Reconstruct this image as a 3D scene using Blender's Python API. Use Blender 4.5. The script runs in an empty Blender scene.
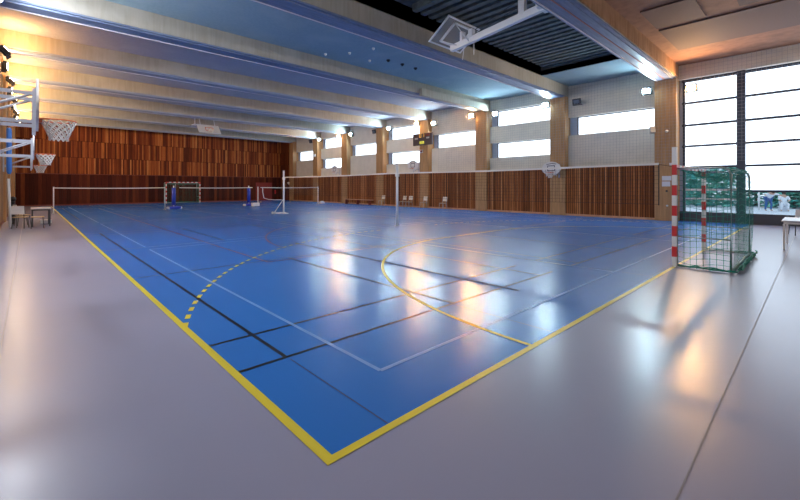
import bpy, math, random
from mathutils import Vector, Matrix
random.seed(7)
C = bpy.context.scene.collection
PI = math.pi

# ------------------------------------------------------------------ helpers
class MB:
    """collects boxes, bars, tubes and discs; build() links them as ONE mesh object"""
    def __init__(s): s.v = []; s.f = []; s.m = []; s.sm = []
    def _add(s, vs, fs, mi=0, smooth=False):
        o = len(s.v); s.v += [tuple(v) for v in vs]
        for f in fs: s.f.append(tuple(i + o for i in f)); s.m.append(mi); s.sm.append(smooth)
        return s
    def box(s, x0, x1, y0, y1, z0, z1, mi=0):
        return s._add([(x0,y0,z0),(x1,y0,z0),(x1,y1,z0),(x0,y1,z0),(x0,y0,z1),(x1,y0,z1),(x1,y1,z1),(x0,y1,z1)],
            [(0,3,2,1),(4,5,6,7),(0,1,5,4),(1,2,6,5),(2,3,7,6),(3,0,4,7)], mi)
    def obox(s, M, sx, sy, sz, mi=0):
        vs = [M @ Vector((a*sx/2, b*sy/2, c*sz/2)) for c in (-1,1) for a,b in ((-1,-1),(1,-1),(1,1),(-1,1))]
        return s._add(vs, [(0,3,2,1),(4,5,6,7),(0,1,5,4),(1,2,6,5),(2,3,7,6),(3,0,4,7)], mi)
    def quad(s, a, b, c, d, mi=0): return s._add([a,b,c,d], [(0,1,2,3)], mi)
    def tube(s, pts, r, n=8, mi=0, cap=True, closed=False):
        pts = [Vector(p) for p in pts]; N = len(pts); rs = r if isinstance(r, (list,tuple)) else [r]*N
        rings = []; up = None
        for i, p in enumerate(pts):
            if closed: t = pts[(i+1)%N] - pts[i-1]
            else: t = pts[min(i+1,N-1)] - pts[max(i-1,0)]
            t.normalize()
            if up is None:
                up = Vector((0,0,1)) if abs(t.z) < .9 else Vector((1,0,0))
            a = t.cross(up)
            if a.length < 1e-4: a = t.cross(Vector((0,1,0)))
            a.normalize(); b = t.cross(a).normalized(); up = -b if False else up
            rings.append([p + (a*math.cos(2*PI*k/n + PI/n) + b*math.sin(2*PI*k/n + PI/n))*rs[i] for k in range(n)])
        vs = [v for rg in rings for v in rg]; fs = []
        M = N if closed else N-1
        for i in range(M):
            j = (i+1) % N
            for k in range(n):
                l = (k+1) % n
                fs.append((i*n+k, i*n+l, j*n+l, j*n+k))
        if cap and not closed:
            fs.append(tuple(range(n))[::-1]); fs.append(tuple((N-1)*n+k for k in range(n)))
        return s._add(vs, fs, mi, n > 5)
    def disc(s, M, outline, th, mi=0):
        """flat outline (x,z in M's frame) extruded by th along M's y"""
        n = len(outline)
        vs = [M @ Vector((x, -th/2, z)) for x, z in outline] + [M @ Vector((x, th/2, z)) for x, z in outline]
        return s._add(vs, [tuple(range(n)), tuple(range(n, 2*n))[::-1]] + [(k, k+n, (k+1)%n+n, (k+1)%n) for k in range(n)], mi)
    def ball(s, c, r, mi=0, n=10, sq=(1,1,1)):
        c = Vector(c); vs = []; fs = []; R = n//2
        for i in range(R+1):
            t = PI*i/R
            for k in range(n):
                a = 2*PI*k/n
                vs.append(c + Vector((r*sq[0]*math.sin(t)*math.cos(a), r*sq[1]*math.sin(t)*math.sin(a), r*sq[2]*math.cos(t))))
        for i in range(R):
            for k in range(n):
                l = (k+1)%n; fs.append((i*n+k, (i+1)*n+k, (i+1)*n+l, i*n+l))
        return s._add(vs, fs, mi, True)
    def build(s, name, mats, parent=None, bevel=0):
        me = bpy.data.meshes.new(name); me.from_pydata(s.v, [], s.f)
        for m in (mats if isinstance(mats, (list, tuple)) else [mats]): me.materials.append(m)
        me.polygons.foreach_set('material_index', s.m); me.polygons.foreach_set('use_smooth', s.sm)
        me.update()
        o = bpy.data.objects.new(name, me); C.objects.link(o)
        if parent: o.parent = parent
        if bevel:
            b = o.modifiers.new('bevel', 'BEVEL'); b.width = bevel; b.segments = 2; b.limit_method = 'ANGLE'
        return o

def tag(o, label, cat, group=None, kind=None):
    o['label'] = label; o['category'] = cat
    if group: o['group'] = group
    if kind: o['kind'] = kind
    return o
def thing(name, label, cat, loc=(0,0,0), rz=0, group=None):
    o = bpy.data.objects.new(name, None); C.objects.link(o); o.empty_display_size = .2
    o.location = loc; o.rotation_euler = (0, 0, rz)
    return tag(o, label, cat, group)
def dup(root, loc, rz, label, group=None):
    r = root.copy(); C.objects.link(r); r.location = loc; r.rotation_euler = (0, 0, rz); r['label'] = label
    if group: r['group'] = group
    for ch in list(root.children):
        c = ch.copy(); C.objects.link(c); c.parent = r
        for g in list(ch.children):
            d = g.copy(); C.objects.link(d); d.parent = c
    return r
def struct(name, mb, mats, bevel=0):
    o = mb.build(name, mats, None, bevel); o['kind'] = 'structure'; return o

# ------------------------------------------------------------------ materials
def mat(name, col, rough=.5, metal=0, spec=.5, emit=None, es=0, noise=0, nscale=8, bump=0, stretch=(1,1,1)):
    m = bpy.data.materials.new(name); m.use_nodes = True; nt = m.node_tree; b = nt.nodes['Principled BSDF']
    b.inputs['Base Color'].default_value = (*col, 1); b.inputs['Roughness'].default_value = rough
    b.inputs['Metallic'].default_value = metal; b.inputs['Specular IOR Level'].default_value = spec
    if emit: b.inputs['Emission Color'].default_value = (*emit, 1); b.inputs['Emission Strength'].default_value = es
    if noise or bump:
        g = nt.nodes.new('ShaderNodeNewGeometry'); mp = nt.nodes.new('ShaderNodeMapping'); mp.inputs['Scale'].default_value = stretch
        nz = nt.nodes.new('ShaderNodeTexNoise'); nz.inputs['Scale'].default_value = nscale; nz.inputs['Detail'].default_value = 5
        nt.links.new(g.outputs['Position'], mp.inputs['Vector']); nt.links.new(mp.outputs['Vector'], nz.inputs['Vector'])
        if noise:
            r = nt.nodes.new('ShaderNodeMapRange'); r.inputs['From Min'].default_value = .3; r.inputs['From Max'].default_value = .7
            r.inputs['To Min'].default_value = 1-noise; r.inputs['To Max'].default_value = 1+noise
            nt.links.new(nz.outputs['Fac'], r.inputs['Value'])
            mx = nt.nodes.new('ShaderNodeVectorMath'); mx.operation = 'SCALE'; mx.inputs[0].default_value = col
            nt.links.new(r.outputs['Result'], mx.inputs['Scale']); nt.links.new(mx.outputs['Vector'], b.inputs['Base Color'])
        if bump:
            bp = nt.nodes.new('ShaderNodeBump'); bp.inputs['Strength'].default_value = bump; bp.inputs['Distance'].default_value = .01
            nt.links.new(nz.outputs['Fac'], bp.inputs['Height']); nt.links.new(bp.outputs['Normal'], b.inputs['Normal'])
    return m

def planks(name, axis, w, row_h, z0, ramp, gap=.12, rough=.45, grain=.25, offset=.37, spec=.3):
    """vertical wooden boards w wide in rows row_h high; every board has its own tone"""
    m = bpy.data.materials.new(name); m.use_nodes = True; nt = m.node_tree; N = nt.nodes; L = nt.links; b = N['Principled BSDF']
    b.inputs['Roughness'].default_value = rough; b.inputs['Specular IOR Level'].default_value = spec
    g = N.new('ShaderNodeNewGeometry'); sp = N.new('ShaderNodeSeparateXYZ'); L.new(g.outputs['Position'], sp.inputs[0])
    def mt(op, a, bb=None, c=None):
        n = N.new('ShaderNodeMath'); n.operation = op
        for i, x in enumerate((a, bb, c)):
            if x is None: continue
            if isinstance(x, (int, float)): n.inputs[i].default_value = x
            else: L.new(x, n.inputs[i])
        return n.outputs[0]
    zr = mt('DIVIDE', mt('SUBTRACT', sp.outputs['Z'], z0), row_h); row = mt('FLOOR', zr)
    u = mt('ADD', mt('DIVIDE', sp.outputs[axis], w), mt('MULTIPLY', row, offset)); idx = mt('FLOOR', u); fr = mt('FRACT', u)
    cb = N.new('ShaderNodeCombineXYZ'); L.new(idx, cb.inputs[0]); L.new(row, cb.inputs[1])
    wn = N.new('ShaderNodeTexWhiteNoise'); wn.noise_dimensions = '3D'; L.new(cb.outputs[0], wn.inputs['Vector'])
    cr = N.new('ShaderNodeValToRGB'); L.new(wn.outputs['Value'], cr.inputs['Fac'])
    while len(cr.color_ramp.elements) < len(ramp): cr.color_ramp.elements.new(.5)
    for e, (p, c) in zip(cr.color_ramp.elements, ramp): e.position = p; e.color = (*c, 1)
    mp = N.new('ShaderNodeMapping'); mp.inputs['Scale'].default_value = (14, 14, .9); L.new(g.outputs['Position'], mp.inputs['Vector'])
    nz = N.new('ShaderNodeTexNoise'); nz.inputs['Scale'].default_value = 1.5; nz.inputs['Detail'].default_value = 4; L.new(mp.outputs[0], nz.inputs['Vector'])
    r = N.new('ShaderNodeMapRange'); r.inputs['From Min'].default_value = .3; r.inputs['From Max'].default_value = .7
    r.inputs['To Min'].default_value = 1-grain; r.inputs['To Max'].default_value = 1+grain; L.new(nz.outputs['Fac'], r.inputs['Value'])
    seam = mt('MULTIPLY', mt('GREATER_THAN', fr, gap), mt('GREATER_THAN', mt('FRACT', zr), .02))
    f = mt('MULTIPLY', r.outputs['Result'], mt('ADD', mt('MULTIPLY', seam, .82), .18))
    mx = N.new('ShaderNodeVectorMath'); mx.operation = 'SCALE'; L.new(cr.outputs['Color'], mx.inputs[0]); L.new(f, mx.inputs['Scale'])
    L.new(mx.outputs['Vector'], b.inputs['Base Color'])
    bp = N.new('ShaderNodeBump'); bp.inputs['Strength'].default_value = .5; bp.inputs['Distance'].default_value = .02
    L.new(seam, bp.inputs['Height']); L.new(bp.outputs['Normal'], b.inputs['Normal'])
    return m

def emis(name, col, s):
    m = bpy.data.materials.new(name); m.use_nodes = True; nt = m.node_tree; nt.nodes.remove(nt.nodes['Principled BSDF'])
    e = nt.nodes.new('ShaderNodeEmission'); e.inputs['Color'].default_value = (*col, 1); e.inputs['Strength'].default_value = s
    nt.links.new(e.outputs[0], nt.nodes['Material Output'].inputs['Surface']); return m

def floor_mat(name, col, var, rough=.25, spec=.32):
    m = bpy.data.materials.new(name); m.use_nodes = True; nt = m.node_tree; N = nt.nodes; L = nt.links; b = N['Principled BSDF']
    b.inputs['Specular IOR Level'].default_value = spec
    g = N.new('ShaderNodeNewGeometry')
    n1 = N.new('ShaderNodeTexNoise'); n1.inputs['Scale'].default_value = .5; n1.inputs['Detail'].default_value = 2; L.new(g.outputs['Position'], n1.inputs['Vector'])
    n2 = N.new('ShaderNodeTexNoise'); n2.inputs['Scale'].default_value = 30; n2.inputs['Detail'].default_value = 3; L.new(g.outputs['Position'], n2.inputs['Vector'])
    r = N.new('ShaderNodeMapRange'); r.inputs['From Min'].default_value = .1; r.inputs['From Max'].default_value = .9
    r.inputs['To Min'].default_value = 1-var; r.inputs['To Max'].default_value = 1+var; L.new(n1.outputs['Fac'], r.inputs['Value'])
    mx = N.new('ShaderNodeVectorMath'); mx.operation = 'SCALE'; mx.inputs[0].default_value = col; L.new(r.outputs['Result'], mx.inputs['Scale'])
    L.new(mx.outputs['Vector'], b.inputs['Base Color'])
    b.inputs['Roughness'].default_value = rough
    bp = N.new('ShaderNodeBump'); bp.inputs['Strength'].default_value = .06; bp.inputs['Distance'].default_value = .01
    L.new(n2.outputs['Fac'], bp.inputs['Height']); L.new(bp.outputs['Normal'], b.inputs['Normal'])
    return m

def concrete(name, c1, c2, stain, rough=.8):
    """board-marked concrete: fine vertical form marks and soft stains"""
    m = bpy.data.materials.new(name); m.use_nodes = True; nt = m.node_tree; N = nt.nodes; L = nt.links; b = N['Principled BSDF']
    b.inputs['Roughness'].default_value = rough; b.inputs['Specular IOR Level'].default_value = .25
    g = N.new('ShaderNodeNewGeometry')
    mp = N.new('ShaderNodeMapping'); mp.inputs['Scale'].default_value = (9, 9, .8); L.new(g.outputs['Position'], mp.inputs['Vector'])
    a = N.new('ShaderNodeTexNoise'); a.inputs['Scale'].default_value = 1; a.inputs['Detail'].default_value = 5; L.new(mp.outputs[0], a.inputs['Vector'])
    c = N.new('ShaderNodeTexNoise'); c.inputs['Scale'].default_value = .9; c.inputs['Detail'].default_value = 7; L.new(g.outputs['Position'], c.inputs['Vector'])
    m1 = N.new('ShaderNodeMix'); m1.data_type = 'RGBA'; m1.inputs['A'].default_value = (*c1,1); m1.inputs['B'].default_value = (*c2,1)
    r1 = N.new('ShaderNodeMapRange'); r1.inputs['From Min'].default_value = .35; r1.inputs['From Max'].default_value = .65; L.new(a.outputs['Fac'], r1.inputs['Value']); L.new(r1.outputs['Result'], m1.inputs['Factor'])
    m2 = N.new('ShaderNodeMix'); m2.data_type = 'RGBA'; m2.inputs['B'].default_value = (*stain,1); L.new(m1.outputs['Result'], m2.inputs['A'])
    r2 = N.new('ShaderNodeMapRange'); r2.inputs['From Min'].default_value = .5; r2.inputs['From Max'].default_value = .72; L.new(c.outputs['Fac'], r2.inputs['Value']); L.new(r2.outputs['Result'], m2.inputs['Factor'])
    L.new(m2.outputs['Result'], b.inputs['Base Color'])
    bp = N.new('ShaderNodeBump'); bp.inputs['Strength'].default_value = .3; bp.inputs['Distance'].default_value = .02
    L.new(a.outputs['Fac'], bp.inputs['Height']); L.new(bp.outputs['Normal'], b.inputs['Normal'])
    return m

M = {}
M['blue'] = floor_mat('blue sports vinyl', (.028, .185, .62), .06, .25, .45)
M['grey'] = floor_mat('grey sports vinyl', (.335, .338, .47), .05, .27, .55)
M['yellow'] = mat('yellow line', (.80, .66, .04), .35)
M['black_line'] = mat('black line', (.006, .008, .014), .35)
M['white_line'] = mat('white line', (.17, .37, .76), .35)
M['red_line'] = mat('red line', (.22, .05, .09), .35)
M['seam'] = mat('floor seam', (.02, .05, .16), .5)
M['seam_grey'] = mat('grey seam', (.22, .21, .25), .5)
M['wood_back'] = planks('red brown boards', 'X', .115, 1.45, 2.72,
    [(0,(.09,.018,.006)), (.3,(.17,.034,.010)), (.6,(.29,.068,.018)), (.85,(.42,.125,.030)), (1,(.54,.21,.06))], .10, .6, spec=.15)
M['wood_dark'] = planks('dark red boards', 'X', .27, 2.72, 0,
    [(0,(.04,.006,.003)), (.6,(.09,.014,.006)), (1,(.17,.04,.012))], .05, .6, spec=.15)
M['wood_right'] = planks('brown battens', 'Y', .11, 2.72, 0,
    [(0,(.19,.062,.020)), (.5,(.35,.12,.038)), (.85,(.48,.185,.064)), (1,(.58,.26,.105))], .28, .6, spec=.15)
M['wood_corner'] = planks('dark corner boards', 'Y', .135, 1.45, 2.72, [(0,(.07,.012,.005)), (.6,(.13,.028,.010)), (1,(.26,.07,.022))], .1)
M['wood_left'] = planks('tan boards', 'Y', .22, 3.0, 0, [(0,(.22,.10,.035)), (.6,(.32,.16,.06)), (1,(.42,.23,.10))], .05)
M['pilaster'] = mat('tan board', (.48, .27, .115), .5, noise=.18, nscale=2, stretch=(6,6,.5))
M['plinth'] = mat('pale wood plinth', (.62, .36, .22), .5, noise=.15, nscale=3)
M['concrete'] = concrete('board marked concrete', (.44,.40,.335), (.385,.35,.285), (.48,.45,.39))
M['beam_face'] = concrete('rust brown beam face', (.40,.22,.12), (.26,.13,.065), (.46,.27,.16))
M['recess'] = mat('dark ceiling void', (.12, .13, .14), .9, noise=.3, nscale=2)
M['ceil'] = concrete('cool light tinted ceiling', (.29,.40,.46), (.26,.37,.43), (.33,.43,.48))  # concrete ceiling; the cool light on it is put into this blue-grey
M['ceil_lit_far'] = concrete('ceiling with far bay light', (.44,.45,.52), (.40,.41,.48), (.48,.49,.54))  # same ceiling, colour lightened for the stronger light in the far bays
M['soffit_lit_far'] = mat('soffit with far bay light', (.32, .37, .48), .5, noise=.15, nscale=3, stretch=(.6,6,1))  # soffit copy with the far bays' extra light in its colour
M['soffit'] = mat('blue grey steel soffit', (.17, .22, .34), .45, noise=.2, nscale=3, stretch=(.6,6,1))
M['soffit_rail'] = mat('pale rail', (.62, .60, .66), .4)
M['red_rail'] = mat('dull red rail', (.40, .14, .11), .5)
M['ceil_warm'] = mat('warm glow brown ceiling', (.28, .14, .09), .85, noise=.2, nscale=3)  # near-bay ceiling; the brown partly carries the warm lamp's glow
M['mesh_panel'] = mat('dark brown mesh panel', (.15, .09, .075), .8, noise=.25, nscale=40)
M['rib_panel'] = mat('dark ribbed panel', (.10, .125, .135), .8, noise=.3, nscale=5)
M['beige'] = mat('beige wall panel', (.76, .72, .63), .7, noise=.06, nscale=2)
M['ledge'] = mat('grey brown ledge', (.16, .13, .11), .6)
M['frame'] = mat('dark window frame', (.018, .028, .06), .4)
M['frame_brown'] = mat('dark mullion', (.045, .055, .085), .35, metal=.4)
M['reveal'] = mat('daylight tinted reveal', (.42, .52, .70), .6)  # blue daylight falling on the reveals, put into their colour
M['kick'] = mat('dark kick panel', (.055, .06, .08), .5)
M['pane'] = emis('frosted daylight pane', (.72, .85, 1.0), .85)
M['steel'] = mat('white enamelled steel', (.80, .81, .84), .45)
M['galv'] = mat('galvanised tube', (.55, .60, .62), .35, metal=.5)
M['grey_steel'] = mat('grey enamelled steel', (.50, .52, .60), .45)
M['white'] = mat('white', (.78, .78, .78), .45)
M['cream'] = mat('cream moulded shell', (.86, .79, .66), .5)
M['paper'] = mat('paper', (.80, .82, .88), .7)
M['black'] = mat('black plastic', (.015, .015, .018), .5)
M['dark'] = mat('dark steel', (.04, .042, .05), .45)
M['red'] = mat('red paint', (.62, .03, .03), .4)
M['orange'] = mat('orange rim', (.62, .14, .05), .45)
M['green_net'] = mat('green cord', (.012, .24, .19), .7)
M['net_white'] = mat('white cord', (.72, .70, .66), .7)
M['net_dark'] = mat('dark cord', (.035, .028, .025), .8)
M['net_grey'] = mat('grey cord', (.42, .42, .43), .8)
M['tape'] = mat('white tape', (.80, .78, .74), .6)
M['blue_pad'] = mat('blue pad', (.02, .05, .48), .5)
M['light_blue'] = mat('light blue sleeve', (.05, .22, .72), .5)
M['lens_warm'] = emis('warm lamp lens', (1.0, .56, .22), 300)
M['lens_cool'] = emis('cool lamp lens', (.62, .88, 1.0), 150)
M['lens_fill'] = emis('white fill lamp lens', (.88, .93, 1.0), 270)
M['lens_up'] = emis('amber lamp lens', (1.0, .52, .17), 110)
M['lens_fill_warm'] = emis('warm white fill lamp lens', (1.0, .74, .46), 300)
M['lens_off'] = mat('unlit lamp glass', (.16, .20, .26), .1)
M['score'] = mat('dark plum panel', (.055, .035, .045), .45)
M['digit_orange'] = emis('orange digits', (1, .48, .10), .22)
M['digit_yellow'] = emis('yellow digits', (.80, .75, .12), .16)
M['tan_seat'] = mat('tan plywood', (.52, .36, .19), .45)
M['table_top'] = mat('grey table top', (.50, .50, .54), .35)
M['dark_red'] = mat('dark red wood', (.20, .035, .02), .45)
M['hedge'] = mat('hedge leaf', (.05, .32, .29), .7, noise=.6, nscale=5)
M['hedge2'] = mat('hedge leaf light', (.15, .46, .36), .7, noise=.5, nscale=6)
M['trunk'] = mat('bark', (.16, .14, .13), .8)
M['paving'] = mat('pale paving', (.62, .63, .68), .8, noise=.08, nscale=1)
M['skin'] = mat('skin', (.50, .30, .22), .6)
M['cloth_white'] = mat('white cloth', (.75, .77, .82), .8)
M['jeans'] = mat('blue jeans', (.03, .11, .30), .8)
M['hair'] = mat('dark hair', (.03, .02, .015), .6)
M['red_door'] = mat('deep red door', (.24, .018, .014), .5)
M['grille'] = mat('grey speaker', (.45, .43, .42), .6)
gl = bpy.data.materials.new('clear glass'); gl.use_nodes = True; nt = gl.node_tree; nt.nodes.remove(nt.nodes['Principled BSDF'])
tr = nt.nodes.new('ShaderNodeBsdfTransparent'); tr.inputs['Color'].default_value = (.86,.93,.97,1)
gs = nt.nodes.new('ShaderNodeBsdfGlossy'); gs.inputs['Roughness'].default_value = .02
fz = nt.nodes.new('ShaderNodeMixShader'); fz.inputs['Fac'].default_value = .07
nt.links.new(tr.outputs[0], fz.inputs[1]); nt.links.new(gs.outputs[0], fz.inputs[2]); nt.links.new(fz.outputs[0], nt.nodes['Material Output'].inputs['Surface'])
M['glass'] = gl
ab = bpy.data.materials.new('acrylic backboard'); ab.use_nodes = True; b = ab.node_tree.nodes['Principled BSDF']
b.inputs['Base Color'].default_value = (.55,.52,.48,1); b.inputs['Alpha'].default_value = .45; b.inputs['Roughness'].default_value = .2
M['acrylic'] = ab

# ------------------------------------------------------------------ hall dimensions
XL, XR = -2.15, 21.3           # faces of the wall pilasters
YN, YB = -3.6, 41.6
ZC = 7.40; ZB = 6.75           # ceiling, underside of beams
PY = [2.92 + 5.15*k for k in range(8)]   # pilaster and beam centres
PW = .43

# floor: grey border and blue court in one surface
f = MB()
XB, YB0 = 21.45, 0.0
f.box(-2.6, 0, YN-.3, YB+.3, -.2, 0, 0)
f.box(0, 23.0, YN-.3, 0, -.2, 0, 0)
f.box(0, 22.3, 0, YB+.3, -.2, 0, 1)
struct('floor', f, [M['grey'], M['blue']])

# painted game lines
ln = MB(); ZL = .003; LZ = {0: .0040, 1: .0030, 2: .0034, 3: .0026, 4: .0016, 5: .0016}; cnt = [0]
def hline(x0, x1, y0, y1, mi):
    cnt[0] += 1; z = LZ[mi]+cnt[0]*.000004
    ln.quad((x0,y0,z), (x1,y0,z), (x1,y1,z), (x0,y1,z), mi)
def arc(cx, cy, r, w, a0, a1, mi, n=40, dash=None):
    A = abs(a1-a0)*r
    if dash:
        on_, off_ = dash; k = 0; s = 0
        while s < A:
            e = min(s+on_, A); arc(cx, cy, r, w, a0+(s/r)*(1 if a1>a0 else -1), a0+(e/r)*(1 if a1>a0 else -1), mi, 3); s += on_+off_
        return
    for i in range(n):
        t0 = a0+(a1-a0)*i/n; t1 = a0+(a1-a0)*(i+1)/n
        p = [(cx+math.cos(t)*q, cy+math.sin(t)*q) for t in (t0, t1) for q in (r-w/2, r+w/2)]
        z = LZ[mi]+.0004; ln.quad((*p[0],z), (*p[1],z), (*p[3],z), (*p[2],z), mi)
Yw = .06
hline(-Yw/2-.01, Yw/2, -Yw/2, 40+Yw/2, 0)          # handball side line
hline(-Yw/2, 20, -Yw/2, Yw/2, 0)                   # end line
hline(0, 20, 40-Yw/2, 40+Yw/2, 0)
for yb, sg in ((0, 1), (40, -1)):                  # 6 m and 9 m lines
    aa = PI/2 if sg > 0 else -PI/2
    arc(8.5, yb, 6.0, .055, PI if sg > 0 else -PI, aa, 0); arc(11.5, yb, 6.0, .055, 0, aa, 0)
    hline(8.5, 11.5, yb+sg*6-.027, yb+sg*6+.027, 0)
    tlim = math.acos(8.5/9.0)
    arc(8.5, yb, 9.0, .06, (PI-tlim)*sg, aa, 0, dash=(.17,.15)); arc(11.5, yb, 9.0, .06, tlim*sg, aa, 0, dash=(.17,.15))
for bx in (.03, 6.95, 13.87):                      # badminton courts, two rows
    for by in (1.46, 22.3):
        w = .02
        for yy in (0, .76, 4.72, 8.68, 12.64, 13.40): hline(bx, bx+6.1, by+yy-w, by+yy+w, 1)
        for xx in ((.46, 5.64) if bx < 1 else (0, .46, 5.64, 6.1)): hline(bx+xx-w, bx+xx+w, by, by+13.4, 1)
        hline(bx+3.05-w, bx+3.05+w, by, by+4.72, 1); hline(bx+3.05-w, bx+3.05+w, by+8.68, by+13.4, 1)
for y0 in (.65, 10.15, 19.65, 29.15):              # volleyball courts laid across the hall
    w = .022
    for yy in (y0, y0+9): hline(.98, 18.98, yy-w, yy+w, 2)
    for xx in (.98, 6.98, 12.98, 18.98): hline(xx-w, xx+w, y0, y0+9, 2 if xx in (.98, 18.98) else 2)
w = .022                                           # basketball court
for yy in (6.0, 34.0): hline(2.5, 17.5, yy-w, yy+w, 3)
for xx in (2.5, 17.5): hline(xx-w, xx+w, 6, 34, 3)
hline(2.5, 17.5, 20-w, 20+w, 3)
arc(10, 7.2, 6.3, .045, PI*.02, PI*.98, 3, 60); arc(10, 32.8, 6.3, .045, -PI*.02, -PI*.98, 3, 60); arc(10, 20, 1.8, .045, 0, 2*PI, 3, 48)
for xx in (.46, 3.0, 7.05, 11.1, 15.1, 19.1): hline(xx+.035, xx+.047, .04, 1.4 if xx < 1 else 40, 4)     # welded sheet seams
hline(-2.1, 21, -1.46, -1.45, 5); hline(-1.56, -1.55, -1.45, 41, 5)
hline(4.34, 4.42, 1.2, 8.2, 4)  # one wider dark strip along the blue floor, in the seam colour
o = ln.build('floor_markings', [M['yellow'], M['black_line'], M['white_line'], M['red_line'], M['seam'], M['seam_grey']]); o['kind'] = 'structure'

# ceiling
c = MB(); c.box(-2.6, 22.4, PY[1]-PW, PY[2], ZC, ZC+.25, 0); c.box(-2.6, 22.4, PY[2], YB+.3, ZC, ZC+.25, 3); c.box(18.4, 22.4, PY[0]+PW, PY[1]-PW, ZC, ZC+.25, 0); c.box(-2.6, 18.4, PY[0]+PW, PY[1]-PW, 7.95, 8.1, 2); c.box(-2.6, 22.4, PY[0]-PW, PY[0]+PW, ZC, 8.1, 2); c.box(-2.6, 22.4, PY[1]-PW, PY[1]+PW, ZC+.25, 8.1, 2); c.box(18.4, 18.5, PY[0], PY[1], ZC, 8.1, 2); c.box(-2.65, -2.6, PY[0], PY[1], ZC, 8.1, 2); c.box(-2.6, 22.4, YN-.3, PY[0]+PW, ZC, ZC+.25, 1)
struct('ceiling', c, [M['ceil'], M['ceil_warm'], M['recess'], M['ceil_lit_far']])
for k, y in enumerate(PY):                          # concrete beams with a steel soffit strip and rails
    b = MB(); b.box(XL-.1, XR+.6, y-PW, y+PW, ZB+.05, ZC)
    if k == 1: b.box(XL-.1, 18.4, y-PW, y-PW+.2, ZC, 7.95)
    b.box(XL-.1, XR+.02, y-PW+.02, y+PW-.02, ZB, ZB+.05, 1)
    b.box(XL-.1, XR+.02, y-.30, y-.26, ZB-.035, ZB, 1); b.box(XL-.1, XR+.02, y+.30, y+.33, ZB-.03, ZB, 2)
    if k == 0:
        b.box(XL-.1, XR+.02, y-.02, y+.01, ZB-.02, ZB, 3)
        b.box(XL-.1, XR+.3, y-PW-.03, y-PW, ZB+.06, ZC, 4)  # rust-brown slab over the near face of the first beam
    o = struct('ceiling_beam', b, [M['concrete'], M['soffit'] if k < 3 else M['soffit_lit_far'], M['soffit_rail'], M['red_rail'], M['beam_face']])

# back wall: dado of dark boards, rail, three rows of boards
w_ = MB(); w_.box(-2.6, 22.4, YB+.03, YB+.3, 0, 2.70, 1); w_.box(-2.6, 22.4, YB, YB+.3, 2.74, ZC, 0); w_.box(-2.6, 22.4, YB-.03, YB+.3, 2.70, 2.74, 2)
struct('wall_back', w_, [M['wood_back'], M['wood_dark'], M['dark_red']])
w_ = MB(); w_.box(-2.2, 21.6, YB-.0, YB+.05, 0, .10); struct('baseboard_back', w_, M['dark_red'])
# near wall, behind the camera
w_ = MB(); w_.box(-2.6, 22.4, YN-.3, YN, 0, ZC); struct('wall_near', w_, M['beige'])
# left wall with pilasters
w_ = MB(); w_.box(-2.6, XL-.08, YN-.3, YB+.3, 0, ZC, 0)
for y in PY: w_.box(XL-.1, XL, y-PW, y+PW, 0, ZB+.02, 1)
struct('wall_left', w_, [M['wood_left'], M['pilaster']])
w_ = MB()
ys = [YN] + [v for y in PY for v in (y-PW, y+PW)] + [YB]
for a, b_ in zip(ys[0::2], ys[1::2]): w_.box(XL-.08, XL-.06, a, b_, 0, .1)
struct('baseboard_left', w_, M['dark_red'])

# right wall: pilasters, batten dado, beige panels
r = MB()
for y in PY: r.box(XR, 22.35, y-PW, y+PW, 0, ZB+.02, 0)
for k in range(7):
    a, b_ = PY[k]+PW, PY[k+1]-PW
    r.box(XR+.10, 22.3, a, b_, .10, 2.68, 1)
    r.box(XR+.06, 22.3, a, b_, 2.68, 2.72, 3)
    if k % 2 == 0: spans = [(2.72, 4.56), (5.60, ZC)]
    else: spans = [(2.72, 3.54), (4.54, 5.62), (6.66, ZC)]
    for z0, z1 in spans:
        r.box(XR+.45, 22.3, a, b_, z0, z1, 2)
a = PY[7]+PW
r.box(XR+.12, 22.3, a, YB, 0, ZC, 4)
r.box(21.75, 22.3, YN, PY[0]-PW, 6.72, ZC, 2)
struct('wall_right', r, [M['pilaster'], M['wood_right'], M['beige'], M['ledge'], M['wood_corner']])
p = MB()
for k in range(7): p.box(XR+.05, XR+.12, PY[k]+PW, PY[k+1]-PW, 0, .10)
struct('baseboard_right', p, M['plinth'])

# windows
XG = 22.05
def window(n, a, b_, z0, z1):
    g = MB()
    b0 = b_; b_ -= .42
    g.box(XG, XG+.02, a, b_, z0, z1, 0)
    fr = MB(); t = .05
    fr.box(XG-.08, XG+.03, a, b_, z1-t, z1, 0); fr.box(XG-.08, XG+.03, a, b_, z0, z0+t*.5, 0)
    fr.box(XG-.08, XG+.03, b_-t, b_, z0, z1, 0); fr.box(XG-.08, XG+.03, a, a+t, z0, z1, 0)
    rv = MB(); rv.box(XG-.04, XG+.05, b_, b0, z0, z1)
    w = struct('window_%d' % n, g, M['pane']); rv.build('reveal', M['reveal'], w)
    o = fr.build('window_frame', M['frame'], w)
n = 2
for k in range(7):
    a, b_ = PY[k]+PW, PY[k+1]-PW
    for z0, z1 in ([(4.56, 5.60)] if k % 2 == 0 else [(3.54, 4.54), (5.62, 6.66)]):
        window(n, a+.0, b_-.0, z0, z1); n += 1
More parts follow.
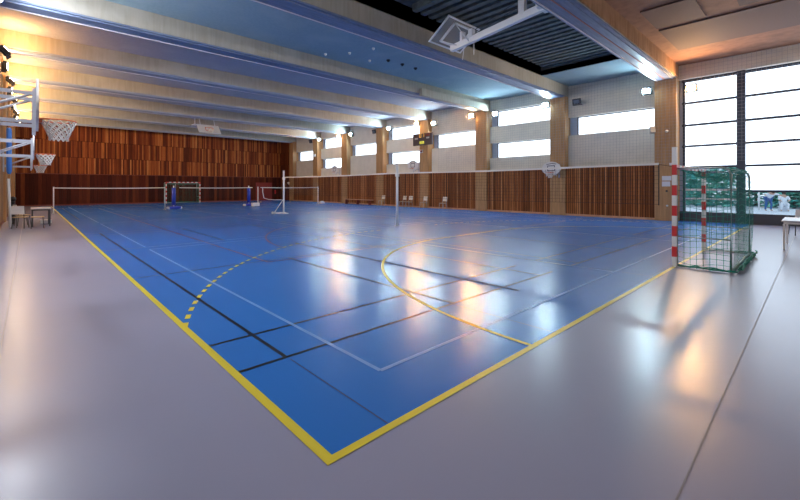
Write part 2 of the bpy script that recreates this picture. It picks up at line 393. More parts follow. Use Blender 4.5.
# tall glazed bay beside the goal
ZT = [1.44, 2.55, 3.55, 4.55, 5.60, 6.68]
YM0, YM1, YE = .14, .43, 2.40
fr = MB(); ps = MB(); cl = MB()
for (a, b_, lo) in ((YM1, YE, 1), (-3.55, YM0, 0)):
    for i in range(lo, 5): ps.box(XG, XG+.02, a, b_, ZT[i], ZT[i+1])
    cl.box(XG, XG+.012, a, b_, .45, ZT[lo])
w = struct('window_1', ps, M['pane'])
cl.build('clear_pane', M['glass'], w)
fr = MB()
fr.box(XG-.10, XG+.05, -3.55, YE, 6.60, 6.72); fr.box(XG-.10, XG+.05, YE-.13, YE-.04, 0, 6.72)
for z in ZT[:5]:
    fr.box(XG-.07, XG+.03, -3.55, YM0, z-.05, z+.05)
    if z > 2: fr.box(XG-.07, XG+.03, YM1, YE, z-.05, z+.05)
fr.box(XG-.07, XG+.03, -1.75, -1.62, 0.45, ZT[0])
fr.build('window_frame', M['frame'], w)
mm = MB(); mm.box(XG-.28, XG+.05, YM0, YM1, 0, 6.70); mm.build('mullion', M['frame_brown'], w)
rv = MB(); rv.box(XG-.05, XG+.06, YE-.04, PY[0]-PW, .45, 6.72); rv.build('reveal', M['reveal'], w)
rr = MB(); rr.box(XG-.06, XG+.02, YM1, YE, 1.44, 1.53); rr.box(XG-.06, XG+.02, YM1, YE, 1.03, 1.10)
rr.build('door_rail', M['white'], w)
kk = MB(); kk.box(XG-.06, XG+.1, -3.55, PY[0]-PW, 0, .45); kk.build('kick_panel', M['kick'], w)

# ceiling boards of the near bay and of the second bay
tag(MB().box(13.6, 15.6, .55, 1.95, ZC-.05, ZC-.001).build('ceiling_board', M['mesh_panel']), 'small dark mesh board on the brown ceiling close to the first beam', 'ceiling board')
tag(MB().box(15.9, 18.9, -1.6, 1.95, ZC-.05, ZC-.001).build('ceiling_board', M['mesh_panel']), 'large dark mesh board on the brown ceiling nearest the tall glazing', 'ceiling board')
tag(MB().box(13.2, 15.4, -3.4, -.3, ZC-.05, ZC-.001).build('ceiling_board', M['mesh_panel']), 'dark mesh board on the brown ceiling at the top right corner', 'ceiling board')
rb = MB(); x = 8.5
while x < 18.2:
    rb.box(x, x+.22, 3.75, 7.4, 7.70, 7.95-.06); x += .42
rb.box(8.5, 18.3, 3.7, 7.45, 7.88, 7.94)
tag(rb.build('ribbed_baffle', M['rib_panel']), 'dark ribbed acoustic baffle on the ceiling between the two nearest beams', 'acoustic panel')
cv = MB(); cv.box(14.7, XR-.05, PY[2]-PW-.22, PY[2]-PW-.002, ZB-.12, ZB+.30)
tag(cv.build('beam_casing', M['concrete'], None, .02), 'pale boxed casing fixed along the right end of the third beam', 'casing')
for i, (x, y) in enumerate([(8.2,12.3),(8.9,11.5),(9.3,10.4),(10.2,11.7)]):
    o = MB().tube([(x,y,ZC),(x,y,ZC-.05)], .06, 10).ball((x,y,ZC-.05), .05).build('ceiling_hook', M['white'])
    tag(o, 'small white hook eye in the blue ceiling between second and third beams', 'hook', 'white ceiling hooks')
for i, x in enumerate([10.8, 11.7, 12.6]):
    o = MB().tube([(x,11.1,ZC),(x,11.1,ZC-.04)], .09, 12).ball((x,11.1,ZC-.04), .07).build('ceiling_anchor', M['black'])
    tag(o, 'round black anchor in the row of three on the blue ceiling', 'anchor', 'black ceiling anchors')

# ------------------------------------------------------------------ floodlights
def floodlight(lens, side=1):
    t = thing('floodlight', '', 'floodlight')
    h = MB(); h.obox(Matrix.Translation((0,0,0)), .13, .42, .33); 
    for q in range(5): h.obox(Matrix.Translation((.085, -.12+.06*q, 0)), .05, .012, .22)
    h.build('housing', M['dark'], t, .012)
    l = MB(); l.obox(Matrix.Translation((-.073, 0, 0)), .015, .29, .20)
    l.build('lens', lens, t)
    a = MB(); a.box(-.02, .02, -.235, -.22, -.2, .03); a.box(-.02, .02, .22, .235, -.2, .03); a.box(-.02, .14, -.235, .235, -.21, -.19)
    a.build('bracket', M['dark'], t)
    return t
protoL = {'w': floodlight(M['lens_warm']), 'c': floodlight(M['lens_cool']), 'o': floodlight(M['lens_off']), 'f': floodlight(M['lens_fill']), 's': floodlight(M['lens_fill_warm']), 'u': floodlight(M['lens_up'])}
ordn = ['first', 'second', 'third', 'fourth', 'fifth', 'sixth', 'seventh', 'eighth']
lamps = [(1.93,6.18,'w'),(3.68,6.36,'c'),(7.0,6.36,'o'),(8.76,6.45,'c'),(12.1,6.40,'c'),(13.95,6.53,'w'),(17.35,6.40,'c'),(19.07,6.58,'w'),
         (22.3,6.56,'c'),(24.22,6.50,'o'),(27.6,6.58,'c'),(29.5,6.58,'w'),(32.95,6.58,'c'),(34.75,6.53,'o')]
used = {}
nm = {'f': 'strong white fill', 'u': 'amber lit', 'w': 'warm orange lit', 'c': 'cool white lit', 'o': 'unlit dark'}
def put_light(kind, loc, rz, label, tilt=0):
    if not used.get(kind):
        o = protoL[kind]; used[kind] = 1; o.location = loc; o.rotation_euler = (0,0,rz); o['label'] = label; o['group'] = 'floodlights along the walls'
    else: o = dup(protoL[kind], loc, rz, label, 'floodlights along the walls')
    o.rotation_euler = (0, tilt, rz); return o
for i, (y, z, kd) in enumerate(lamps):
    k = i//2
    side = 'near' if i % 2 == 0 else 'far'
    if i == 0: lab = 'warm orange lit floodlight in front of the top of the tall glazing'
    elif i == 2: lab = 'unlit dark floodlight on the beige panel left of the nearest small window bay'
    else: lab = '%s floodlight on the %s side of the %s pilaster from the tall glazing' % (nm[kd], side, ordn[k])
    put_light(kd, (XR+.0, y, z), 0, lab, -.30)
for i, y in enumerate((3.75, 8.95, 12.0, 17.25, 22.4, 27.6, 32.7, 37.8)):
    kd = 'f' if i in (0, 1, 2) else 'u'  # nearest three are out of view, made strong white as front fill
    if y > 12:
        lab = 'amber upward tilted floodlight high on the left wall by the %s pilaster from the back' % ordn[7-i]
    else: lab = '%s floodlight high on the left wall above the %s hoop bay' % (nm[kd], ordn[i])
    put_light(kd, (XL+.17, y, 6.42), PI, lab, -.68 if kd == 'f' else .75)

for i, y in enumerate((19.5, 24.8, 29.9, 35.0)):
    put_light('s', (XL+.10, y, 6.40), PI, 'added warm white fill floodlight high on the left wall behind the %s pilaster from the back' % ordn[3-i], 0.0)  # extra set added edge-on to the wall, front fill for the far right wall

# ------------------------------------------------------------------ net strands
def strands(mb, P, nu, nv, r, mi=0, skip_u=False, seg=1):
    """P(u,v) in 0..1 gives a point; square-section cords"""
    for i in range(nu+1):
        mb.tube([P(i/nu, j/(seg if seg > 1 else 1)) for j in range((seg if seg > 1 else 1)+1)], r, 4, mi, False)
    for j in range(nv+1):
        mb.tube([P(i/max(1,seg), j/nv) for i in range(max(1,seg)+1)], r, 4, mi, False)

# safety net over the windows
sn = MB(); XN = XR-.06; y0, y1, z0, z1 = -3.4, 16.9, 2.75, 7.30
hit = lambda y: any(abs(y-p) < PW+.05 for p in PY)
y = y0
while y <= y1: sn.tube([(XN,y,z0),(XN,y,6.70 if hit(y) else z1)], .0042, 4, 0, False); y += .15
z = z0
while z <= z1+.01:
    if z < 6.72: sn.tube([(XN,y0,z),(XN,y1,z)], .0042, 4, 0, False)
    else:
        e = [y0] + [v for p in PY[:3] for v in (p-PW-.05, p+PW+.05)] + [y1]
        for a_, b_ in zip(e[0::2], e[1::2]): sn.tube([(XN,a_,z),(XN,b_,z)], .0042, 4, 0, False)
    z += .15
tag(sn.build('safety_net', M['net_grey']), 'fine grey square-mesh safety net stretched over the right-hand windows', 'net')

# ------------------------------------------------------------------ handball goals
def striped(p0, p1, size, n, a, b, name, parent):
    p0, p1 = Vector(p0), Vector(p1); d = p1-p0; mb = MB()
    for i in range(n):
        q0, q1 = p0+d*(i/n), p0+d*((i+1)/n)
        h = size/2
        lo = [min(q0[k], q1[k])-(h if abs(d[k]) < 1e-6 else 0) for k in range(3)]; hi = [max(q0[k], q1[k])+(h if abs(d[k]) < 1e-6 else 0) for k in range(3)]
        mb.box(lo[0], hi[0], lo[1], hi[1], lo[2], hi[2], i % 2)
    return mb.build(name, [a, b], parent)
def goal(label, loc, rz, dense=1, ext=False):
    t = thing('handball_goal', label, 'goal', loc, rz)          # front in +y of its own frame, depth towards -y
    for sx in (-1, 1): striped((sx*1.54, 0, 0), (sx*1.54, 0, 2.08), .08, 10, M['white'], M['red'], 'post', t)
    striped((-1.5, 0, 2.04), (1.5, 0, 2.04), .08, 15, M['red'], M['white'], 'crossbar', t)
    D = -.86
    for sx in (-1, 1):
        fr = MB(); x = sx*1.5
        fr.tube([(x, -.04, 2.0), (x, D+.14, 2.0), (x, D+.04, 1.96), (x, D, 1.86), (x, D, .03)], .022, 10)
        fr.tube([(x, -.04, .03), (x, D, .03)], .022, 10); fr.tube([(x,-.04,.62),(x,D,.62)], .012, 8)
        fr.build('side_frame', M['galv'], t)
    MB().tube([(-1.5, D, .03), (1.5, D, .03)], .022, 10).build('ground_bar', M['galv'], t); MB().tube([(-1.5, D+.10, 1.99), (1.5, D+.10, 1.99)], .018, 10).build('top_bar', M['galv'], t)
    nb = MB(); rs = .0048
    if ext: MB().box(-1.58,-1.50,-.04,.04,2.08,2.44).build('post_extension', M['white'], t)
    J = lambda a: (random.random()-.5)*a
    for sx in (-1, 1):                                           # side panels
        x = sx*1.53
        P = lambda u, v: (x + sx*.03*math.sin(PI*u)*math.sin(PI*v), -.05+(D+.05)*u, .03+1.93*v - .05*math.sin(PI*u)*(1-v) - .03*math.sin(PI*u*2+v*6))
        strands(nb, P, 8, 18, rs, 0, seg=8)
    P = lambda u, v: (-1.5+3*u, D-.05*math.sin(PI*v)-.03*(1-v), .03+1.95*v - .03*math.sin(PI*u*5))
    strands(nb, P, 22*dense, 16, .0036, 0, seg=12)
    P = lambda u, v: (-1.5+3*u, D*v, 2.0-.16*math.sin(PI*u)*math.sin(PI*v) - .10*abs(math.sin(PI*u*3))*math.sin(PI*v))
    strands(nb, P, 22*dense, 7, rs, 0, seg=12)
    for sx in (-1, 1):                                           # bunched hem along the floor
        for q in range(3): nb.tube([(sx*(1.53+.02*J(1)), -.05+(D-.02)*i/9, .035+.03*q*abs(J(1.4))+.012*math.sin(i*2.1+q)) for i in range(10)], .010, 5)
    for q in range(6): nb.tube([(-1.5+3*i/20, D-.06-.015*q+J(.05), .02+.03*q*abs(J(1.6))+.010) for i in range(21)], .012, 5)
    nb.build('net', M['green_net'], t)
    return t
goal('red and white handball goal with green net beside the tall glazing', (10, 0, 0), 0, 1, True)
goal('small distant handball goal standing against the back wall', (10, 40.0, 0), PI)

# ------------------------------------------------------------------ long net down the hall and its posts
XNET = 10.0
t = thing('volleyball_net', 'long dark training net with white top tape running down the hall', 'net', (XNET, 10, 0))
NY0, NY1 = .62, 19.35
def topz(y): return 2.17 + .03*math.cos((y-10)/9.4*PI*2)*.5
mb = MB(); mb.tube([(0, NY0-10+(NY1-NY0)*i/24, topz(NY0+(NY1-NY0)*i/24)) for i in range(25)], .035, 4); mb.build('top_tape', M['tape'], t)
mb = MB(); yy = NY0
while yy <= NY1:
    mb.tube([(0, yy-10, topz(yy)-.03), (0, yy-10, topz(yy)-.98)], .0035, 4, 0, False); yy += .10
for j in range(1, 11): mb.tube([(0, NY0-10+(NY1-NY0)*i/24, topz(NY0+(NY1-NY0)*i/24)-.1*j+.02) for i in range(25)], .0035 if j < 10 else .006, 4, 0, False)
mb.build('mesh', M['net_dark'], t)
mb = MB(); mb.tube([(0, NY0-10, 2.19), (0, NY0-10, 1.18)], .012, 6); mb.build('edge_band', M['net_dark'], t)
mb = MB(); mb.tube([(0, NY0-10, 2.17), (0, .05-10, 2.05)], .006, 5); mb.build('tension_cord', M['net_dark'], t)
def tall_post(y, label, wheels):
    t = thing('volleyball_post', label, 'post', (XNET, y, 0))
    MB().tube([(0,0,0),(0,0,2.56)], .05, 14).build('pole', M['steel'], t)
    MB().box(-.06,.06,-.06,.06,2.05,2.2).tube([(.05,0,2.12),(.1,0,2.12)], .012, 8).build('winch', M['steel'], t)
    MB().tube([(0,0,2.56),(0,0,2.6)], .055, 14).build('cap', M['grey_steel'], t)
    if wheels:
        b = MB(); b.box(-.72,.10,-.06,.06,.02,.10); b.box(-.05,.05,-.5,.5,.02,.08); b.tube([(-.6,0,.1),(0,0,.9)], .018, 8); b.build('base', M['steel'], t)
        for sx, sy in ((-.66,.12),(-.66,-.12)): MB().tube([(sx,sy-.02,.08),(sx,sy+.02,.08)], .08, 14).build('wheel', M['grey_steel'], t)
    else: MB().tube([(0,0,0),(0,0,.02)], .11, 16).build('floor_collar', M['grey_steel'], t)
    return t
tall_post(9.7, 'tall white net post standing alone in the middle of the blue court', False)
tall_post(19.45, 'tall white net post on a wheeled base at the far end of the long net', True)

# ------------------------------------------------------------------ badminton nets and posts
def bnet(x0, x1, label, yn=29.0, h=1.55, sag=.03):
    t = thing('badminton_net', label, 'net', ((x0+x1)/2, yn, 0)); L = x1-x0
    zz = lambda u: h - sag*4*u*(1-u)
    mb = MB(); mb.tube([(-L/2+L*i/12, 0, zz(i/12)) for i in range(13)], .038, 4); mb.build('top_tape', M['tape'], t)
    mb = MB(); n = int(L/.1)
    for i in range(n+1): mb.tube([(-L/2+L*i/n, 0, zz(i/n)), (-L/2+L*i/n, 0, zz(i/n)-.76)], .0025, 4, 0, False)
    for j in range(1, 9): mb.tube([(-L/2+L*i/12, 0, zz(i/12)-.095*j) for i in range(13)], .0025, 4, 0, False)
    mb.build('mesh', M['net_dark'], t); return t
bnet(-.23, 5.78, 'left badminton net reaching from the yellow side line to the blue padded post')
bnet(6.75, 12.25, 'middle badminton net strung between the two blue padded posts')
t3 = bnet(12.95, 18.5, 'right-hand badminton net seen behind the tall wheeled post')
mb = MB(); mb.tube([(-2.6,-.03,1.5),(-2.6,-.03,1.2),(-2.5,-.03,.68),(-2.1,-.03,.55),(-1.5,-.03,.5),(-.75,-.03,.48)], .035, 4); mb.build('white_hem', M['tape'], t3)
def bpost(x, label, weight=False, m=None, dy=0, h=1.6, base=(.18,.3)):
    t = thing('badminton_post', label, 'post', (x, 29+dy, 0))
    MB().tube([(0,0,0),(0,0,h)], .032, 12).build('pole', m or M['steel'], t)
    MB().tube([(0,0,h-.02),(0,0,h+.02)], .04, 12).build('cap', M['grey_steel'], t)
    b = MB()
    if weight: b.box(-.55,.02,-.3,.1,.02,.30); b.build('counterweight', M['white'], t, .03)
    else: b.box(-.05,.05,-.22,.22,0,.03); b.build('foot', M['grey_steel'], t)
    return t
bpost(-.25, 'white badminton post on the yellow side line behind the table')
bpost(5.80, 'pale badminton post just left of the distant goal', m=M['galv'])
bpost(12.72, 'white badminton post with a white counterweight box at its foot', True)
bpost(18.55, 'slim white badminton post nearest the right wall')
def padpost(x, y, label, flip=1):
    t = thing('padded_post', label, 'post', (x, y, 0))
    MB().tube([(0,0,.1),(0,0,1.70)], .04, 12).build('pole', M['steel'], t)
    MB().tube([(0,0,.28),(0,0,1.55)], .13, 14).build('pad', M['blue_pad'], t)
    MB().box(-.32,.42,-.28,.28,.03,.20).build('base', M['blue_pad'], t, .03)
    for sx in (-.34, .44): MB().tube([(sx,-.2,.09),(sx,.2,.09)], .09, 12).build('wheel', M['white'], t)
padpost(6.45, 29.3, 'blue padded mobile post with small wheels in front of the distant goal')
padpost(12.45, 30.2, 'blue padded mobile post behind the white counterweight box')

# ------------------------------------------------------------------ wall hoops
def fan(w, h, flat=.45, n=14):
    """fan shaped backboard outline: flat foot, round top"""
    pts = [(-w*flat/2, 0), (w*flat/2, 0), (w/2*.93, h*.30)]
    for i in range(n+1):
        a = -.10+(PI+.20)*i/n; pts.append((w/2*math.cos(a), h*.48+h*.52*math.sin(a)))
    pts.append((-w/2*.93, h*.30)); return pts
def net_cone(mb, c, r0, r1, h, n=12, rows=6, rad=.008):
    for k in range(n):
        for dr in (1, -1):
            mb.tube([(c[0]+(r0+(r1-r0)*min(1,1.25*j/rows))*math.cos(2*PI*(k+dr*.5*j)/n), c[1]+(r0+(r1-r0)*min(1,1.25*j/rows))*math.sin(2*PI*(k+dr*.5*j)/n), c[2]-h*j/rows) for j in range(rows+1)], rad, 4, 0, False)
def hoop(label, group, board='fan', reach=.90, m=None):
    """mounted at the origin on a wall behind (-x); rim plane at z=0, plays towards +x"""
    t = thing('basketball_hoop', label, 'basketball hoop', (0,0,0), 0, group)
    B = reach
    Mb = Matrix.Translation((B, 0, -.16)) @ Matrix.Rotation(PI/2, 4, 'Z')
    bd = MB().disc(Mb, fan(1.10, .78), .03).build('backboard', M['white'], t)
    mk = MB(); x = B+.018
    for a, b_, c_, d in ((-.22,.22,.36,.40),(-.22,-.18,.08,.40),(.18,.22,.08,.40),(-.22,.22,.08,.12)): mk.box(x-.002, x+.004, a, b_, c_, d)
    for i in range(-4, 4): mk.box(x-.002, x+.004, i*.07, i*.07+.08, .50-.012*abs(i), .53-.012*abs(i))
    mk.build('target_mark', M['frame'], bd)
    fr = MB()
    for s in (-.28, .28):
        fr.box(.03, B-.02, s-.02, s+.02, .32, .37); fr.box(.03, B-.02, s-.02, s+.02, -.10, -.05)
        fr.tube([(.05,s,-.05),(B-.05,s,.34)], .018, 6); fr.box(B-.06, B-.015, s-.03, s+.03, -.22, .42)
        fr.box(0, .03, s-.04, s+.04, -.3, .5)
    fr.box(.03, .06, -.28, .28, .33, .36); fr.tube([(B*.5,-.28,.345),(B*.5,.28,.345)], .015, 6)
    fr.build('support_frame', M['grey_steel'], t)
    rm = MB(); cx = B+.26
    rm.tube([(cx+.225*math.cos(2*PI*k/24), .225*math.sin(2*PI*k/24), 0) for k in range(24)], .011, 8, 0, True, True)
    rm.box(B+.015, B+.08, -.07, .07, -.05, .02); rm.build('rim', M['orange'], t)
    nt_ = MB(); net_cone(nt_, (cx,0,-.01),   .222, .12, .30, 12, 6, .010); nt_.build('net', M['net_white'], t)
    return t
h0 = hoop('nearest hoop on the left wall, backboard seen edge-on at the picture edge', 'practice hoops on the left wall')
h0.location = (XL, 6.15, 2.68)
dup(h0, (XL, 13.2, 2.58), 0, 'middle hoop of the three along the left wall, above the blue sleeve')
dup(h0, (XL, 20.6, 2.55), 0, 'farthest and smallest hoop on the left wall')
dup(h0, (XR, 8.25, 2.44), PI, 'round white hoop board nearest the tall glazing, on the second pilaster', 'practice hoops on the right wall')
dup(h0, (XR, 19.15, 3.05), PI, 'round white hoop board below the dark scoreboard', 'practice hoops on the right wall')
dup(h0, (XR, 29.7, 3.05), PI, 'smallest round white hoop board, farthest along the right wall', 'practice hoops on the right wall')
for o in C.objects:                       # boards on the right wall hang closer to their pilasters
    if o.get('group') == 'practice hoops on the right wall': o.scale = (.45, 1, 1)

# ------------------------------------------------------------------ ceiling mounted folding baskets
def folding(label, loc, rz, tilt, rim=True, name='folding_basket', yl=3.3):
    """loc: pivot under the ceiling; arm runs along +y of its frame to the board"""
    t = thing(name, label, 'folding basket', loc, rz)
    return t
t = thing('folding_basket', 'white ceiling-hung basketball frame folded up below the second bay', 'basketball frame', (10, 3.5, 6.95))
ar = MB(); ar.obox(Matrix.Translation((0,1.65,-.16)) @ Matrix.Rotation(-.105, 4, 'X'), .16, 3.5, .22); ar.build('arm', M['steel'], t, .01)
mb = MB(); mb.box(-.3,.3,-.08,.08,-.06,.06); mb.box(-.28,-.2,-.05,.05,0,.98); mb.box(.2,.28,-.05,.05,0,.98); mb.build('ceiling_mount', M['steel'], t); MB().box(-.09,.09,.55,.75,-.02,.45).build('winch', M['steel'], t)
MB().tube([(-.12,.75,.42),(-.12,2.3,.0)], .012, 6).build('stay_cable', M['dark'], t); MB().tube([(0,.7,.3),(0,2.9,-.2)], .01, 6).build('stay_cable', M['dark'], t)
bM = Matrix.Translation((0, 3.25, .12)) @ Matrix.Rotation(-.62, 4, 'X')
mb = MB(); mb.obox(bM, 1.80, 1.10, .03); bd = mb.build('backboard', M['acrylic'], t)
mb = MB()
for a in (-.88,.88): mb.obox(bM @ Matrix.Translation((a,0,-.02)), .05, 1.1, .05)
for a in (-.53,.53): mb.obox(bM @ Matrix.Translation((0,a,-.02)), 1.8, .05, .05)
for a in (-.5,.5): mb.obox(bM @ Matrix.Translation((a,-.05,-.09)), .06, .8, .07)
for a in (-.42,.35): mb.obox(bM @ Matrix.Translation((0,a,-.09)), 1.06, .06, .07)
for a in (-.5,.5):
    for q in (-.42,.35):
        p = bM @ Vector((a,q,-.1)); mb.tube([p, Vector((a*.15, 2.6+.5*(q>0), -.3))], .02, 6)
mb.build('back_frame', M['steel'], bd)
mb = MB(); mb.box(-.1,.1,2.45,2.6,-.18,.1); mb.build('hinge', M['steel'], t); MB().box(-.1,.1,2.85,2.95,-.22,.12).build('hinge', M['steel'], t)
MB().tube([(.1,2.5,-.3),(.1,2.5,-.75)], .012, 6).build('hanging_strap', M['steel'], t); MB().tube([(.1,2.9,-.3),(.13,3.0,-.8)], .012, 6).build('hanging_strap', M['steel'], t)
# far one, showing its face
t = thing('folding_basket', 'distant white basketball board folded up under the ceiling above the back goal', 'basketball frame', (10, 32.6, 6.5))
bM = Matrix.Rotation(-.75, 4, 'X')
mb = MB(); mb.obox(bM, 1.8, .04, 1.05); bd = mb.build('backboard', M['white'], t)
mb = MB()
for a, b_, c_, d in ((-.30,.30,.16,.21),(-.30,-.25,-.24,.21),(.25,.30,-.24,.21),(-.3,.3,-.24,-.19)): mb.obox(bM @ Matrix.Translation(((a+b_)/2,-.025,(c_+d)/2)), b_-a, .01, d-c_)
mb.build('target_mark', M['orange'], bd)
mb = MB(); cc = bM @ Vector((0,-.3,-.4)); 
mb.tube([bM @ Vector((.225*math.cos(2*PI*k/20), -.3+.225*math.sin(2*PI*k/20), -.42)) for k in range(20)], .014, 6, 0, True, True)
mb.build('rim', M['orange'], t)
mb = MB(); net_cone(mb, (cc.x,cc.y,cc.z), .21, .14, .3, 10, 4, .012); mb.build('net', M['net_white'], t)
MB().box(-1.25,-.95,-.05,.6,.25,.32).tube([(-1.1,.1,.3),(-1.1,.1,.88)], .04, 8).build('side_arm', M['steel'], t)
for sx in (-.6,.6): MB().tube([(sx,.2,.1),(sx,.6,.88)], .03, 8).build('hanger_rod', M['steel'], t)

# ------------------------------------------------------------------ scoreboard and small fittings
t = thing('scoreboard', 'dark plum electronic scoreboard with orange digits on the fourth pilaster', 'scoreboard', (XR-.06, 18.42, 5.28))
MB().box(-.06,.06,-.98,.98,-.46,.46).build('case', M['score'], t, .015)
SEG = {'0':'abcdef','1':'bc','7':'abc','2':'abged','3':'abgcd'}
def digit(mb, ch, y, z, w, h, x=-.068):
    """seven segment figure; reads along -y as seen from inside the hall"""
    th = w*.22
    S = {'a':(0,w,h-th,h),'g':(0,w,h/2-th/2,h/2+th/2),'d':(0,w,0,th),'f':(0,th,h/2,h),'b':(w-th,w,h/2,h),'e':(0,th,0,h/2),'c':(w-th,w,0,h/2)}
    for s in SEG[ch]:
        a, b_, c_, d = S[s]; mb.box(x-.006, x+.006, y-b_, y-a, z+c_, z+d)
for ch, yy in (('0', .30), ('1', .0)):
    mb = MB(); digit(mb, ch, yy, .14, .20, .30); mb.build('time_digit', M['digit_orange'], t)
mb = MB(); mb.box(-.075,-.06,-.20,.28,-.36,-.14); mb.build('period_panel', M['digit_yellow'], t)
for ya, yb in ((.45,.78),(-.72,-.42)): MB().box(-.072,-.06,ya,yb,.02,.14).build('team_plate', M['grille'], t)
mb = MB(); mb.box(-.072,-.06,-.75,-.35,.20,.40); mb.build('score_window', M['dark_red'], t)
t = thing('wall_speaker', 'small tilted grey speaker beside the paper notices pilaster', 'speaker', (XR-.1, 3.42, 4.38), .5)
MB().obox(Matrix.Rotation(.25,4,'Y'), .2,.22,.32).build('case', M['grille'], t, .02); MB().box(.05,.14,-.03,.03,-.03,.03).build('bracket', M['dark'], t)
t = thing('alarm_sensor', 'small round white sensor on the first pilaster beside the speaker', 'sensor', (XR-.001, 2.86, 4.28))
MB().tube([(0,0,0),(-.06,0,0)], [.07,.055], 14).build('body', M['white'], t)
t = thing('alarm_horn', 'small white alarm horn with dark mouth below the scoreboard', 'alarm', (XR-.001, 18.55, 4.36))
MB().box(-.12,0,-.12,.12,-.12,.12).build('body', M['white'], t, .02); MB().tube([(-.12,-.02,0),(-.15,-.02,0)], .09, 12).build('mouth', M['dark_red'], t)
tag(MB().box(XR-.01, XR-.001, 2.68, 3.05, 1.92, 2.14).build('paper_notice', M['paper']), 'upper white paper notice pinned on the first pilaster', 'notice')
tag(MB().box(XR-.01, XR-.001, 2.72, 3.05, 1.64, 1.88).build('paper_notice', M['paper']), 'lower white paper notice pinned on the first pilaster', 'notice')
t = thing('wall_socket', 'small white and blue box on the first pilaster above the notices', 'box', (XR-.001, 2.66, 2.70))
MB().box(-.06,0,-.09,.09,-.06,.06).build('body', M['white'], t, .01); MB().box(-.075,-.06,-.07,-.02,-.03,.03).build('socket', M['blue_pad'], t)
for y, z, l in ((2.86, 1.42, 'round dark push button under the notices'), (2.52, 1.15, 'small white switch low on the near edge of the first pilaster'), (2.84, .72, 'tiny white door stop low on the first pilaster')):
    o = MB().tube([(XR,y,z),(XR-.03,y,z)], .045, 12).build('wall_button', M['dark'] if 'dark' in l else M['white']); tag(o, l, 'button')
tag(MB().box(XR-.12, XR-.001, 33.7, 33.95, 4.8, 5.1).build('junction_box', M['white'], None, .02), 'small white box high on the seventh pilaster', 'box')
tag(MB().tube([(XR+.10,39.6,2.0),(XR+.0,39.6,2.0)], .14, 12).ball((XR-.02,39.6,2.05), .13).build('alarm_bell', M['white']), 'small pale alarm bell in the far right corner', 'bell')
# far wall fittings
t = thing('fire_extinguisher', 'red fire extinguisher on the back wall near the right corner', 'fire extinguisher', (20.55, YB-.14, .75))
MB().tube([(0,0,0),(0,0,.42),(0,0,.5)], [.085,.085,.04], 12).build('cylinder', M['red'], t); MB().tube([(0,0,.5),(0,0,.58)], .025, 8).box(-.05,.07,-.02,.02,.56,.6).build('valve', M['black'], t)
MB().tube([(.05,0,.55),(.12,-.03,.4),(.12,-.03,.1)], .015, 6).build('hose', M['black'], t)
d = MB(); d.box(18.2, 20.2, YB-.035, YB+.04, 0, 2.1); struct('door_2', d, M['red_door'])
d = MB(); d.box(9.0, 11.6, YB-.035, YB+.04, 0, 2.3); o = struct('door_1', d, M['wood_dark']); 
MB().box(9.62, 9.68, YB-.12, YB-.035, .9, 1.9).build('door_handle', M['grille'], o)

# ------------------------------------------------------------------ chairs, tables, bench
def chair(name, label, cat, seat_m, back_m, leg_m, group=None):
    t = thing(name, label, cat, (0,0,0), 0, group)      # faces +x
    MB().box(-.2,.22,-.2,.2,.43,.455).build('seat', seat_m, t, .015)
    bm = Matrix.Translation((-.235,0,.72)) @ Matrix.Rotation(-.14,4,'Y')
    MB().obox(bm, .022, .40, .32).build('backrest', back_m, t, .02)
    for sx, sy in ((1,1),(1,-1),(-1,1),(-1,-1)):
        p = [(sx*.19+ .03*sx, sy*.19, 0), (sx*.17, sy*.17, .43)]
        if sx < 0: p.append((-.225, sy*.17, .82))
        MB().tube(p, .013, 8).build('leg', leg_m, t)
    MB().tube([(-.18,.18,.40),(.18,.18,.40)], .011, 6).tube([(-.18,-.18,.40),(.18,-.18,.40)], .011, 6).build('seat_rail', leg_m, t)
    return t
g = 'chairs along the right wall'
c0 = chair('school_chair', 'pale chair nearest the camera along the right wall, on its own before the third pilaster', 'chair', M['tan_seat'], M['cream'], M['galv'], g)
c0.location = (20.95, 16.2, 0); c0.rotation_euler.z = PI*1.0
for x, y, rz, l in ((20.95, 18.1, 3.1, 'pale chair in front of the scoreboard pilaster on the right wall'),
                    (20.98, 19.65, 3.2, 'pale chair of the close pair left of the scoreboard pilaster, right one'),
                    (20.98, 20.35, 3.1, 'pale chair of the close pair left of the scoreboard pilaster, left one'),
                    (20.98, 22.9, 3.15, 'pale chair farthest along the right wall, beside the end of the bench')):
    dup(c0, (x, y, 0), rz, l, g)
t = thing('wall_bench', 'long low wooden bench against the battens of the right wall', 'bench', (20.95, 26.1, 0))
MB().box(-.16,.16,-2.05,2.05,.42,.46).build('seat_plank', M['plinth'], t, .01)
for y in (-1.7, 0, 1.7): MB().box(-.13,.13,y-.04,y+.04,0,.42).build('leg', M['dark_red'], t)
tag(MB().box(19.35,19.85,29.8,30.1,0,.16).box(19.45,19.75,29.85,30.05,.16,.24).build('equipment_box', M['white'], None, .02), 'small white box on the floor beside the slim right-hand badminton post', 'box')
